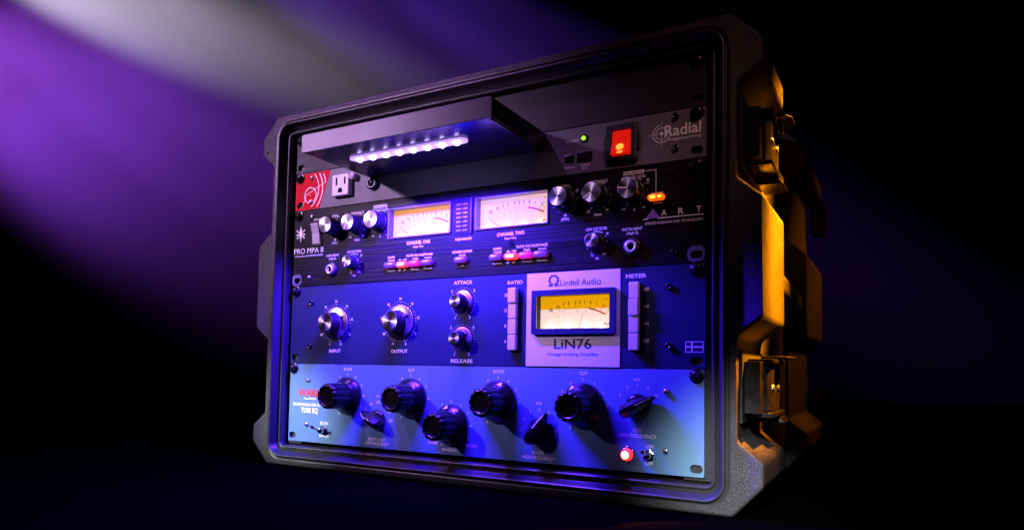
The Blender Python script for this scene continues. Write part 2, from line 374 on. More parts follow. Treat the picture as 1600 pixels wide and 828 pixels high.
# moulded seam and rib on both flanks
for sx in (-1, 1):
    mb = MB(); pts = [(106, 168), (106, 186), (292, 178), (292, 160)]
    mb.add([(x, y, z+ZO) for x in (262, 283) for y, z in pts], [(0,1,2,3),(4,7,6,5),(0,4,5,1),(1,5,6,2),(2,6,7,3),(3,7,4,0)])
    if sx < 0: mb.v = [(-x, y, z) for x, y, z in mb.v]
    part('side_rib', mb, 'shell', case, bevel=3)
# corner hinge pin in the rim, small drain stud
mb = MB(); mb.box(-2.2, 2.2, -9.2, -6.0, -1.4, 1.4); part('rim_stud', mb, 'rubber', case, (251.5, 0, ZO-10.5), bevel=0.4)
mb = MB(); mb.lathe([(2.0, 0), (1.7, 0.7), (0.3, 0.9)], 12); part('flange_rivet', mb, 'rubber', case, (-279, -10.6, ZO+340))

def latch(parent, x, y, z, sx):
    """recessed toggle latch: back plate, hinge barrels, drawn cover, thumb tab, hasp tongue"""
    e = bpy.data.objects.new('latch', None); C.objects.link(e); e.parent = parent; e.location = Vector((x, y, z))*MM; e.empty_display_size = 0.02
    def P_(name, mb, m='latch', bevel=0.8):
        if sx < 0: mb.v = [(-a, b, c) for a, b, c in mb.v]
        return part(name, mb, m, e, bevel=bevel)
    mb = MB(); mb.box(0, 2.5, 2, 98, -28, 30); P_('back_plate', mb, 'rubber')
    mb = MB(); mb.box(2.6, 15, 8, 22, -20, 22); P_('keeper', mb)
    mb = MB()
    pr = [(2.6, 24), (17, 26), (20, 32), (20, 76), (15, 84), (2.6, 86)]
    n = len(pr); mb.add([(a, b, c) for c in (-19, 20) for a, b in pr], [tuple(range(n)), tuple(range(2*n-1, n-1, -1))] + [(i, (i+1) % n, n+(i+1) % n, n+i) for i in range(n)])
    P_('latch_cover', mb, bevel=1.5)
    for c in (-21.5, 22.5):
        mb = MB(); mb.box(2.6, 23, 22, 88, c-2, c+2); P_('side_cheek', mb, bevel=1.0)
    mb = MB()
    pr = [(8, 52), (8, 84), (30, 84), (34, 76), (34, 60), (30, 52)]
    n = len(pr); mb.add([(a, b, c) for c in (24.8, 27.2) for a, b in pr], [tuple(range(n)), tuple(range(2*n-1, n-1, -1))] + [(i, (i+1) % n, n+(i+1) % n, n+i) for i in range(n)])
    P_('thumb_tab', mb, bevel=0.8)
    mb = MB(); mb.add([(4,60,-30),(4,100,-30),(26,96,-30),(26,64,-30),(4,60,-24),(4,100,-24),(22,96,-24),(22,64,-24)], [(0,3,2,1),(4,5,6,7),(0,1,5,4),(1,2,6,5),(2,3,7,6),(3,0,4,7)]); P_('release_lip', mb)
    for b in (38, 64):
        mb = MB(); mb.lathe([(3.4, 0), (3.4, 0.8), (2.2, 1.6), (0.3, 1.8)], 14); mb.v = [(20 - y_, b + x_, z_) for x_, y_, z_ in mb.v]; P_('rivet', mb, 'steel', 0)
for sx in (-1, 1):
    for z in (283, 74): latch(case, sx*268.2, -4, z+ZO, sx)
    for z in (283, 74):
        mb = MB(); mb.box(-9, 9, 0, 44, -24, 24); mb.box(-12, -9.1, 8, 36, -18, 18) if sx < 0 else mb.box(9.1, 12, 8, 36, -18, 18)
        part('rear_latch', mb, 'latch', case, (sx*281, 486.5, z+ZO+30 if z > 200 else z+ZO-30), bevel=1.2)
    mb = MB(); mb.box(-10, 10, 0, 30, 0, 26); part('rear_foot', mb, 'latch', case, (sx*280, 487, 3), bevel=2)

# ------------------------------------------------------------------ blank panel (top unit)
t, H = rack_unit('blank_panel', 'plain black blank rack panel at the top of the case', 'blank panel', 7, 1, 'blank')

# ------------------------------------------------------------------ power conditioner with pulled-out light
t, H = rack_unit('power_conditioner', 'grey rack power conditioner with red corner, lit red rocker and pulled-out lamp tray', 'power conditioner', 6, 1, 'grey')
pc = t
screws(t, ME_STEEL, [(-215.8, 37.2), (-216, 8.8)]); screws(t, ME_HEX, [(215.4, 38.6), (215.4, 10.8)])
holesafe = [slot_pts(-233.2, 6.6, 10.5, 6.8), slot_pts(-233.2, H-5.6, 10.5, 6.8)]
link('red_badge', plate_mesh('red_badge', [(-240.6, 0.5), (-240.6, H-0.5), (-185.9, H-0.5), (-202.3, 0.5)], holesafe, -0.12, -0.02, 'red'), t)
mb = MB()
for (r, wd, a0, a1) in ((24, 1.0, 8, 150), (30, 1.3, 22, 135), (35, 1.0, 35, 128)):
    mb.ring(-228, 24, r-wd/2, r+wd/2, -0.2, a0, a1, 24)
mb.ring(-217, 17, 8.6, 9.6, -0.2, 0, 360, 28); mb.seg(-226, 17, -192.5, 30.5, 0.5, -0.21); mb.seg(-229, 6, -224, 16, 0.7, -0.22)
mb.ring(-217, 17, 0.1, 0.5, -0.22, 0, 360, 8)
mb2 = MB()                                                     # clip the arcs to the red field
for f in mb.f:
    c = [mb.v[i] for i in f]
    if all(1.2 < p[2] < H-1.2 and p[0] < -202.3 + 16.4*p[2]/H - 0.6 for p in c): mb2.add(c, [tuple(range(len(c)))])
part('badge_lines', mb2, 'ink', t, recalc=False)
mb = MB(); mb.ring(-230.5, 13, 7.2, 7.8, -0.2, 200, 420, 20); mb.ring(-222, 33, 10.2, 10.7, -0.2, 60, 200, 16)
part('badge_black_lines', mb, 'black_print', t, recalc=False)  # black arcs printed on the red badge
# mains outlet
ol = part('outlet', MB().add([(x, y, z) for y, s in ((0, 0), (-5.2, 0), (-6, 0.8)) for x, z in ((-178+s, 9.8+s), (-153+s*-1, 9.8+s), (-153-s, 34.2-s), (-178+s, 34.2-s))],
     [(8,9,10,11)] + [(i*4+j, i*4+(j+1) % 4, i*4+4+(j+1) % 4, i*4+4+j) for i in range(2) for j in range(4)]), 'outlet', t)
for x, wd, h, z in ((-171, 2.4, 9.0, 26.3), (-158.5, 2.4, 8.0, 26.3)):
    mb = MB(); mb.box(-wd/2, wd/2, -0.12, 0, -h/2, h/2); part('blade_slot', mb, 'hole', ol, (x, -6.02, z))
mb = MB(); mb.poly([(3.1*math.cos(R(a)), 3.1*math.sin(R(a))) for a in range(0, 181, 15)] + [(-3.1, -2.6), (3.1, -2.6)], -0.12); part('ground_slot', mb, 'hole', ol, (-165.3, -6.02, 15.8))
mb = MB(); mb.lathe([(4.2, 0), (4.2, 5.2), (3.8, 5.8), (0.2, 5.9)], 24); part('breaker_button', mb, 'outlet', t, (-149, 0, 30.5))
mb = MB(); mb.box(-2.4, 2.4, -6.2, -5.9, -0.25, 0.25); part('breaker_mark', mb, 'black_print', t, (-149, 0, 30.5), 40)
mb = MB(); mb.lathe([(7.5, 0), (7.5, 3), (6.2, 4.2), (5.4, 4.4)], 26); mb.lathe([(4.9, 3.2), (4.4, 4.9), (0.2, 5.2)], 20)
part('dimmer_socket', mb, 'screw', t, (-121.8, 0, 19.8))
# protect LED, usb, rocker
mb = MB(); mb.lathe([(3.9, 0), (3.9, 1.0), (3.2, 1.4), (2.4, 1.4)], 24); part('led_bezel', mb, 'knob', t, (129.5, 0, 32))
mb = MB(); mb.lathe([(2.1, 1.0), (1.9, 2.2), (1.2, 2.8), (0.2, 3.0)], 18); part('protect_led', mb, 'green', t, (129.5, 0, 32))
lettering('lettering', t, [('PROTECT', 117.6, 31.0, 1.9, 12.5), ('TOUR', 130.4, 7.4, 2.0, 10.5), ('5V', 130.4, 4.4, 1.6, 5)])
us = part('usb_port', MB().box(-7.5, 7.5, -0.7, 0, -4.6, 4.6), 'knob', t, (130, 0, 15), bevel=0.4)
part('usb_tongue', MB().box(-5.6, 5.6, -1.0, -0.7, -1.0, 1.6), 'bar', us)
us = part('usb_port', MB().box(-4.6, 4.6, -0.7, 0, -3.2, 3.2), 'knob', t, (114.6, 0, 15), bevel=0.4)
mb = MB(); mb.seg(110.8, 6.6, 118.8, 6.6, 0.5, -0.15); mb.ring(111.2, 6.6, 0.1, 1.0, -0.16, 0, 360, 12); mb.seg(113, 6.6, 115.2, 8.2, 0.4, -0.17); mb.seg(114, 6.6, 116, 5.0, 0.4, -0.18); mb.poly([(118.5, 7.5), (120, 6.6), (118.5, 5.7)], -0.15)
part('usb_symbol', mb, 'ink', t, recalc=False)
rk = part('rocker_bezel', MB().add([(x, y, z) for (a, b, c, d, y) in ((152.5, 181, 5.0, 38.8, 0), (152.5, 181, 5.0, 38.8, -3.2), (154, 179.5, 6.6, 37.2, -4.2), (157.4, 176.1, 10.0, 33.8, -4.2), (157.4, 176.1, 10.0, 33.8, -0.6)) for x, z in ((a, c), (b, c), (b, d), (a, d))],
     [(i*4+j, i*4+(j+1) % 4, i*4+4+(j+1) % 4, i*4+4+j) for i in range(4) for j in range(4)]), 'knob_matt', t)
for x in (151.2, 182.3): part('bezel_clip', MB().box(-1.1, 1.1, -2.6, 0, -7, 7), 'knob_matt', rk, (x, 0, 21.9), bevel=0.5)
ln = part('rocker_lens', MB().add([(157.8,-1,10.4),(175.7,-1,10.4),(175.7,-1,33.4),(157.8,-1,33.4),(158,-8.2,10.6),(175.5,-8.2,10.6),(175.5,-4.0,22),(158,-4.0,22),(175.5,-3.0,33.2),(158,-3.0,33.2)],
     [(4,5,6,7),(7,6,8,9),(0,1,5,4),(1,2,8,6,5),(2,3,9,8),(3,0,4,7,9)]), 'lens_red', t, bevel=0.8)
mb = MB(); mb.add([(166.7 + 3.6*math.sin(R(a)), -6.6 + (3.2*math.cos(R(a)))*0.33 - 0.35, 17 + 3.2*math.cos(R(a))) for a in range(0, 360, 20)], [tuple(range(18))])
mb.add([(166.9 + 3.0*math.sin(R(a)), -7.75 + 1.0*math.cos(R(a))*0.33 - 0.2, 12 + 1.0*math.cos(R(a))) for a in range(0, 360, 20)], [tuple(range(18))])
part('neon_glow', mb, 'neon', ln)
# crosshair logo
mb = MB()
mb.ring(202.6, 25.2, 7.4, 8.1, -0.15, 30, 345, 36); mb.ring(202.6, 25.2, 4.9, 5.5, -0.15, 0, 360, 30)
mb.seg(190.5, 25.2, 207.5, 25.2, 0.35, -0.17); mb.seg(202.6, 14.0, 202.6, 36.0, 0.35, -0.18); mb.ring(202.6, 25.2, 0.2, 1.5, -0.19, 0, 360, 12)
text_into(mb, 'Radial', 221.0, 26.8, 9.6, 31.5, -0.2, 0.012)
text_into(mb, 'engineering', 222.6, 19.2, 2.2, 28.5, -0.2, 0.006)
mb.ring(237.6, 33.2, 0.5, 0.8, -0.2, 0, 360, 10)
part('brand_logo', mb, 'ink', t, recalc=False)
# pulled-out lamp tray
HX0, HX1, HZ0, HZ1, HYF = -127.5, 88.5, H-17.0, H+0.1, -97
tray = part('lamp_tray', MB().box(HX0, HX1, HYF+2.2, -0.2, HZ0, HZ1), 'hood_under', t, bevel=0.8)
part('tray_front', MB().add(*(lambda L_: ([(x, y, z) for y in (HYF, HYF+2.2) for x, z in L_], [tuple(range(len(L_))), tuple(range(2*len(L_)-1, len(L_)-1, -1))] + [(i, (i+1) % len(L_), len(L_)+(i+1) % len(L_), len(L_)+i) for i in range(len(L_))]))(rrect(HX0-0.6, HX1+0.6, HZ0-0.5, HZ1+0.2, 2.0, 4))), 'hood', tray, bevel=0.4)
part('tray_lip', MB().box(HX1-2.6, HX1-0.6, HYF+3, -1, HZ0-2.0, HZ0-0.05), 'hood_under', tray, bevel=0.3)
ls = part('led_strip', MB().add(*(lambda L_: ([(x, y, z) for z in (HZ0-0.1, HZ0-2.2) for x, y in L_], [tuple(range(len(L_))), tuple(range(2*len(L_)-1, len(L_)-1, -1))] + [(i, (i+1) % len(L_), len(L_)+(i+1) % len(L_), len(L_)+i) for i in range(len(L_))]))(rrect(-97, 41, -67, -55, 5.9, 6))), 'led_lens', tray, bevel=0.4)
mb = MB(); mb.lathe([(3.4, 0), (3.1, 1.1), (1.9, 2.2), (0.2, 2.6)], 14); mb.v = [(x, z, y) for x, y, z in mb.v]; led_me = mb.fix(mb.mesh('led', 'led'))
for k in range(8):
    l = link('led', led_me, ls, (-86 + k*16.6, -61, HZ0-2.3))
    d = bpy.data.lights.new('led_light', 'SPOT'); d.energy = LED_W; d.color = (0.052, 0.009, 1.0); d.spot_size = R(142); d.spot_blend = 0.35; d.shadow_soft_size = 0.003
    lo = bpy.data.objects.new('led_light', d); C.objects.link(lo); lo.parent = l; lo.location = (0, 0, -0.006)

# ------------------------------------------------------------------ shared knobs and meters
def spun_knob(parent, name, x, z, r, h, ang, skirt=True):
    e = MB()
    if skirt: e.lathe([(r+1.6, 0), (r+1.6, 1.2), (r+0.6, 2.6), (r+0.1, 3.0)], 40)
    e.lathe([(r, 0.2), (r, h-1.0), (r-0.25, h-0.3), (r-0.5, h)], 60, rf=lambda a, q, hh: q - (0.22 if int(round(a/(2*math.pi)*60)) % 2 and q > r-0.3 and hh < h-0.5 else 0))
    k = part(name, e, 'knob_matt', parent, (x, 0, z), ang)
    c = MB(); c.lathe([(r-0.5, h-0.2), (r-0.55, h+0.12), (r-0.9, h+0.3)], 64, smooth=False)
    part('spun_cap', c, 'spun', k, recalc=False)
    c = MB(); c.box(-0.55, 0.55, -(h+0.55), -(h+0.32), 0.2, r-0.6); part('pointer_line', c, 'ink', k)
    return k
def vu_meter(parent, x0, x1, z0, z1, front, wall, fy, needle, yellow, face_mats, wall_mat, txt=2.5, vu=True):
    """frame round a recessed window: walls, backlit face, printed scale, needle and a clear pane"""
    me = MB(); o_ = rrect(x0, x1, z0, z1, 1.0, 2); i_ = rrect(x0+wall, x1-wall, z0+wall, z1-wall, 0.6, 2); n = len(o_)
    vs_ = [(x, -0.05, z) for x, z in o_] + [(x, -front, z) for x, z in o_] + [(x, -front, z) for x, z in i_] + [(x, fy+0.6, z) for x, z in i_]
    me.add(vs_, [(k*n+i, k*n+(i+1) % n, (k+1)*n+(i+1) % n, (k+1)*n+i) for k in range(3) for i in range(n)])
    mt = part('vu_meter', me, wall_mat, parent)
    a, b, c, d = x0+wall, x1-wall, z0+wall, z1-wall; W_, H_ = b-a, d-c
    zz = c + H_*yellow
    part('dial_face', MB().box(a+0.05, b-0.05, fy, fy+1, c+0.05, zz), face_mats[0], mt)
    part('dial_glow_band', MB().box(a+0.05, b-0.05, fy, fy+1, zz+0.01, d-0.05), face_mats[1], mt)  # yellow lamp glow across the dial top, put into this strip's colour
    pr = MB(); red = MB(); X = lambda u: a+u*W_; Z = lambda v: c+v*H_
    nums = [('20', .15, .585), ('10', .25, .68), ('7', .33, .735), ('5', .40, .77), ('3', .495, .795), ('2', .555, .80), ('1', .62, .80), ('0', .70, .78), ('1', .785, .73), ('2', .87, .66), ('3', .95, .57)]
    px, pz = X(.52), Z(-0.62)
    for i, (tx, u, v) in enumerate(nums):
        text_into(pr if i < 8 else red, tx, X(u), Z(v), txt, None, fy-0.06, 0.03)
        dv = Vector((px-X(u), pz-Z(v))).normalized(); p0 = Vector((X(u), Z(v))) + dv*txt*0.95
        (pr if i < 8 else red).seg(p0.x, p0.y, p0.x+dv.x*txt*0.9, p0.y+dv.y*txt*0.9, 0.36, fy-0.07)
    for i in range(7):
        u0, v0, u1, v1 = nums[i][1], nums[i][2], nums[i+1][1], nums[i+1][2]
        for f_ in (0.5,) if i > 2 else (0.33, 0.66):
            q = Vector((X(u0+(u1-u0)*f_), Z(v0+(v1-v0)*f_))); dv = Vector((px-q.x, pz-q.y)).normalized(); q += dv*txt*1.5
            pr.seg(q.x, q.y, q.x+dv.x*txt*0.35, q.y+dv.y*txt*0.35, 0.3, fy-0.08)
    for i, lab in enumerate(('0', '20', '40', '60', '80', '100')):
        u = (.215, .265, .35, .43, .52, .64)[i]; v = (.34, .385, .465, .50, .515, .505)[i]
        text_into(pr, lab, X(u), Z(v), txt*0.45, None, fy-0.06, 0.0); pr.ring(X(u-.012), Z(v+.06), 0.05, 0.28, fy-0.07, 0, 360, 8)
    text_into(pr, '-', X(.175), Z(.84), txt*1.2, None, fy-0.06); text_into(red, '+', X(.915), Z(.87), txt*1.2, None, fy-0.06)
    if vu: text_into(pr, 'VU', X(.915), Z(.14), txt*1.1, None, fy-0.06, 0.01)
    arc = [(.685, .60), (.74, .575), (.80, .525), (.85, .475), (.895, .42)]
    for (u0, v0), (u1, v1) in zip(arc, arc[1:]): red.seg(X(u0-.004), Z(v0+.004), X(u1+.004), Z(v1-.004), 1.25, fy-0.09)
    part('dial_scale', pr, 'black_print', mt, recalc=False); part('red_zone', red, 'dial_red', mt, recalc=False)
    nd = MB(); nd.seg(X(needle[0]), Z(needle[1]), X(needle[2]), Z(needle[3]), 0.4, fy-1.2); part('needle', nd, 'black_print', mt, recalc=False)
    bl = bpy.data.lights.new('meter_bulb', 'POINT'); bl.energy = 0.0034; bl.color = (1.0, 0.62, 0.45); bl.shadow_soft_size = 0.0004
    for u in (0.14, 0.38, 0.62, 0.86):
        bo = bpy.data.objects.new('meter_bulb', bl); C.objects.link(bo); bo.parent = mt; bo.location = Vector((X(u), fy-min(5.6, fy+front-1.6), c+0.5))*MM
    part('window_pane', MB().box(a+0.02, b-0.02, -front+0.5, -front+1.1, c+0.02, d-0.02), 'glass', mt)
    return mt

# ------------------------------------------------------------------ two-channel preamp
t, H = rack_unit('tube_preamp', 'black brushed two-channel tube preamp with two glowing meters', 'preamp', 4, 2, 'brushed', holes=[rrect(x0+0.8, x1-0.8, 46.2, 77.2, 0.6, 2) for x0, x1 in ((-99.7, -17.4), (12.0, 93.8))])
screws(t, ME_STEEL, [(-213.5, 80.0), (-214.5, 9.6)]); screws(t, ME_DARK, [(214.4, 81.2), (214.4, 10.0)])
for sx in (-1, 1):                                                        # recessed shoulder round the lower ear slots
    link('ear_recess', plate_mesh('ear_recess', rrect(sx*233.6-8.2, sx*233.6+6.6, 1.0, 14.2, 5, 5), [slot_pts(sx*233.2, 6.6, 10.5, 6.8)], -0.25, -0.02, 'grey'), t)
CH = {0: dict(G=(-177, 65.2), I=(-144, 65.2), O=(-111.3, 65.2), L=(-147, 23.2), J=(-179.3, 16.9), m=(-99.7, -17.4), c=-58.5, b=(-94.2, -77.8, -61.9, -45.7)),
      1: dict(G=(110.5, 66.0), I=(143.4, 66.0), O=(177.3, 66.0), L=(142.6, 23.8), J=(176.6, 16.9), m=(12.0, 93.8), c=52.8, b=(38.2, 55.0, 71.3, 87.3))}
ANG = {0: dict(G=5, I=-150, O=-12, L=-160), 1: dict(G=-27, I=-122, O=-84, L=-148)}
for ch, d in CH.items():
    for key, r, h in (('G', 9.5, 15.5), ('I', 9.5, 15.5), ('O', 9.7, 15.5), ('L', 7.0, 12)):
        x, z = d[key]; spun_knob(t, 'knob', x, z, r, h, ANG[ch][key])
        mb = MB(); mb.ring(x, z, r+2.6, r+3.0, -0.15, -35, 35, 16)
        for a in range(-150, 151, 30): mb.seg(x+(r+2.5)*math.sin(R(a)), z+(r+2.5)*math.cos(R(a)), x+(r+3.7)*math.sin(R(a)), z+(r+3.7)*math.cos(R(a)), 0.3, -0.16)
        part('knob_scale', mb, 'ink', t, recalc=False)
    G, I, O, L_, J = d['G'], d['I'], d['O'], d['L'], d['J']
    lettering('lettering', t, [('GAIN', G[0], G[1]+13.1, 2.5, 9), ('IMPEDANCE', I[0], I[1]+13.1, 2.6, 19), ('OUTPUT LEVEL', O[0], O[1]+13.0, 2.6, 23),
        ('dB', G[0]+0.5, G[1]-14.6, 2.2), ('(SPEC)', G[0]+0.5, G[1]-18.2, 2.2), ('Ohms', I[0]+0.5, I[1]-17.0, 2.2), ('150', I[0]-9.5, I[1]-13.4, 1.9), ('3K', I[0]+9.5, I[1]-13.4, 1.9), ('600', I[0]+2, I[1]+10.2, 1.7),
        ('-10', O[0]-9.5, O[1]-14.6, 1.9), ('0', O[0]+1, O[1]-16, 1.9), ('+4', O[0]+9.5, O[1]-14.6, 1.9), ('dB', O[0]+13.2, O[1]+9.4, 2.0), ('+1', O[0]+13.4, O[1]+6.6, 1.7), ('50', G[0]+12.5, G[1]+7.6, 1.9),
        ('LOW CUT FILTER', L_[0], L_[1]+12.2, 2.4, 20.5), ('40', L_[0]+10.5, L_[1]+7.4, 2.0), ('75', L_[0]-4.0, L_[1]-11.6, 2.0), ('Hz', L_[0]+1.0, L_[1]-14.6, 2.1), ('200', L_[0]+8.0, L_[1]-11.0, 1.9),
        ('INSTRUMENT', J[0], J[1]+16.2, 2.4, 19), ('(High Z)', J[0], J[1]+12.6, 2.2, 10.5)], bold=0.008)
    # boxed BALANCE legend
    part('legend_box', MB().box(O[0]-9.4, O[0]+9.4, -0.14, -0.04, O[1]+15.4, O[1]+18.9), 'ink', t)
    lettering('legend_text', t, [('BALANCE', O[0], O[1]+17.1, 2.4, 16.5)], 'black_print', y=-0.2)
    # instrument jack
    j = MB(); j.lathe([(8.2, 0), (8.2, 1.6), (7.2, 2.4), (5.6, 2.4)], 32); jk = part('jack', j, 'knob_matt', t, (J[0], 0, J[1]))
    j = MB(); j.lathe([(5.4, 2.0), (5.4, 4.6), (5.0, 5.2), (3.6, 5.2), (3.3, 4.8), (3.3, 1.0)], 32); part('jack_ring', j, 'jack', jk, recalc=False)
    j = MB(); j.lathe([(3.35, 2.4), (0.1, 2.4)], 20); part('jack_bore', j, 'hole', jk)
    # meter
    vu_meter(t, d['m'][0], d['m'][1], 45.4, 78.0, 1.4, 1.0, 8.0, ((.13, .40, .30, .02) if ch else (.14, .40, .30, .02)), 0.80 if ch == 0 else 0.985,
             ('dial_warm', 'dial_yellow') if ch == 0 else ('dial_soft', 'dial_soft'), 'acrylic', txt=2.9)
    lettering('lettering', t, [('CHANNEL ' + ('TWO' if ch else 'ONE'), d['c'], 39.0, 3.3, 30.5), ('Meter Trim', d['c'], 34.6, 2.0, 13)], bold=0.014)
    j = MB(); j.lathe([(2.5, 0), (2.5, 0.5), (2.0, 0.8), (1.5, 0.7), (1.3, -1.5), (0.1, -1.5)], 20); part('trim_hole', j, 'hole', t, (d['c']+1, 0, 29.4))
    # illuminated push buttons
    for x, m in zip(d['b'], ('btn_pale', 'btn_red', 'btn_pink', 'btn_pale')):
        pts = slot_pts(0, 0, 15.6, 6.4, 6); q = MB(); n = len(pts)
        q.add([(px*s, -y, pz*s) for s, y in ((1, 0), (1, 3.0), (0.93, 3.9), (0.8, 4.2)) for px, pz in pts], [(k*n+i, k*n+(i+1) % n, (k+1)*n+(i+1) % n, (k+1)*n+i) for k in range(3) for i in range(n)] + [tuple(3*n+i for i in range(n))], 0, True)
        bt = part('push_button', q, m, t, (x, 0, 16.5))
        if m == 'btn_red':
            q = MB(); q.poly(slot_pts(-0.6, 0.1, 9.0, 3.0, 6), -4.26); part('lamp_core', q, 'core_red', bt, recalc=False)
    b = d['b']
    lettering('lettering', t, [('GAIN', b[0], 25.4, 2.3, 9.5), ('+20dB', b[0], 22.0, 1.9, 9.5), ('+48V', b[1]+2, 21.9, 1.9), ('PLATE VOLTAGE', b[2], 25.6, 2.3, 23), ('High', b[2], 22.2, 1.9, 7), ('PHASE', b[3]+0.5, 25.6, 2.3, 11), ('Invert', b[3]+0.5, 22.2, 1.9, 8.5),
        ('Normal', b[0], 11.0, 1.9, 10), ('Off', b[1]+2, 11.0, 1.9), ('Normal', b[2], 11.0, 1.9, 10), ('Normal', b[3], 11.0, 1.9, 10)], bold=0.014)
    mb = MB()
    for z_ in (22.0, 11.0): mb.seg(b[1]-6.5, z_-0.5, b[1]-2.5, z_-0.5, 0.5, -0.15); mb.seg(b[1]-5.4, z_+0.3, b[1]-3.6, z_+0.3, 0.9, -0.16)
    part('switch_symbols', mb, 'ink', t, recalc=False)
# balance line, amber button and maker mark (right end)
mb = MB(); mb.seg(186.8, 83.3, 198.0, 83.3, 0.45, -0.15); mb.seg(197.8, 83.5, 197.8, 63.6, 0.45, -0.17); part('legend_line', mb, 'ink', t, recalc=False)
pts = slot_pts(0, 0, 15.0, 5.4, 6); q = MB(); n = len(pts)
q.add([(px*s, -y, pz*s) for s, y in ((1, 0), (1, 3.0), (0.93, 3.9), (0.8, 4.2)) for px, pz in pts], [(k*n+i, k*n+(i+1) % n, (k+1)*n+(i+1) % n, (k+1)*n+i) for k in range(3) for i in range(n)] + [tuple(3*n+i for i in range(n))], 0, True)
bt = part('push_button', q, 'btn_amber', t, (198.5, 0, 58.6))
q = MB(); q.poly(slot_pts(-2.6, 0.1, 5.4, 2.8, 6), -4.26); q.poly(slot_pts(3.6, 0.1, 3.6, 2.2, 6), -4.26); part('lamp_core', q, 'core_amber', bt, recalc=False)
lettering('lettering', t, [('Balanced', 199, 62.8, 1.5, 9.5), ('Unbal', 199, 54.0, 1.5, 7)], 'ink')
mb = MB(); mb.poly([(188.6, 40.8), (195, 40.8), (201.5, 40.8), (195.2, 49.6)], -0.15); part('logo_triangle', mb, 'violet', t, recalc=False)
mb = MB(); mb.seg(186.6, 40.5, 191, 40.5, 0.8, -0.13); mb.seg(199.6, 40.5, 239, 40.5, 0.8, -0.14)
for tx, x in (('A', 205), ('R', 219.8), ('T', 235)): text_into(mb, tx, x, 44.9, 5.4, 4.6)
text_into(mb, 'APPLIED RESEARCH AND TECHNOLOGY', 213.2, 36.5, 2.2, 51)
part('brand_logo', mb, 'ink', t, recalc=False)
# left end: winged emblem, model lettering, power rocker
mb = MB(); ex, ez = -230.5, 61.0
mb.poly([(ex + 2.2*math.sin(R(a)), ez + 1 + 5.2*math.cos(R(a))) for a in range(0, 360, 20)], -0.15); mb.poly([(ex-1.3, ez-2), (ex+1.3, ez-2), (ex, ez-9.8)], -0.16); mb.poly([(ex-1.4, ez+5), (ex+1.4, ez+5), (ex, ez+9.6)], -0.17)
for s in (-1, 1):
    for a, ln_ in ((52, 7.6), (95, 6.4), (128, 7.2)):
        dx, dz = s*math.sin(R(a)), math.cos(R(a)); mb.poly([(ex+s*1.4, ez+0.6), (ex+dx*ln_-dz*0.9, ez+dz*ln_+dx*0.9), (ex+dx*ln_*1.12, ez+dz*ln_*1.12), (ex+dx*ln_+dz*0.9, ez+dz*ln_-dx*0.9)], -0.18 - a*0.0002 - 0.01*(s+1))
part('winged_emblem', mb, 'ink', t, recalc=False)
lettering('lettering', t, [('PRO MPA II', -217.2, 41.2, 6.2, 46)], bold=0.0)
lettering('lettering', t, [('TWO CHANNEL TUBE MICROPHONE AMPLIFIER', -217, 35.2, 1.7, 45), ('POWER', -204, 76.2, 2.4, 12)], bold=0.01)
pr_ = part('power_bezel', MB().box(-7.6, 7.6, -1.6, 0, -14, 14), 'knob_matt', t, (-203.5, 0, 59.5), bevel=0.8)
part('power_rocker', MB().add([(-5.8,-1.5,-11.6),(5.8,-1.5,-11.6),(5.8,-1.5,11.6),(-5.8,-1.5,11.6),(-5.8,-2.2,-11.4),(5.8,-2.2,-11.4),(5.8,-3.4,0),(-5.8,-3.4,0),(5.8,-6.4,11.4),(-5.8,-6.4,11.4)],
     [(4,5,6,7),(7,6,8,9),(0,1,5,4),(1,2,8,6,5),(2,3,9,8),(3,0,4,7,9)]), 'outlet', pr_, bevel=0.5)
# warmth display
wd_ = part('warmth_display', MB().box(-14.6, 6.9, -0.5, -0.02, 43.0, 79.2), 'bar', t, bevel=0.6)
for i in range(7):
    for x in (-8.2, 0.2): part('bar_segment', MB().box(-2.6, 2.6, -0.7, -0.4, -0.9, 0.9), 'bar_led', wd_, (x, 0, 47 + i*4.4))
    part('bar_dot', MB().box(-0.5, 0.5, -0.7, -0.4, -0.5, 0.5), 'bar_led', wd_, (-4.0, 0, 47 + i*4.4))
part('display_frame', MB().box(7.0, 8.2, -2.0, -0.02, 43.0, 79.2), 'acrylic', wd_, bevel=0.4)
lettering('lettering', t, [('TUBE WARMTH', -2.0, 38.0, 2.3, 20), ('MID/SIDE MATRIX', -3.0, 25.3, 2.3, 24), ('Active', -3.0, 22.0, 1.9, 8), ('Off', -2.5, 11.2, 1.9)], bold=0.014)
q = MB(); pts = slot_pts(0, 0, 15.6, 6.4, 6); n = len(pts)
q.add([(px*s, -y, pz*s) for s, y in ((1, 0), (1, 3.0), (0.93, 3.9), (0.8, 4.2)) for px, pz in pts], [(k*n+i, k*n+(i+1) % n, (k+1)*n+(i+1) % n, (k+1)*n+i) for k in range(3) for i in range(n)] + [tuple(3*n+i for i in range(n))], 0, True)
part('push_button', q, 'btn_pale', t, (-3.4, 0, 16.5))

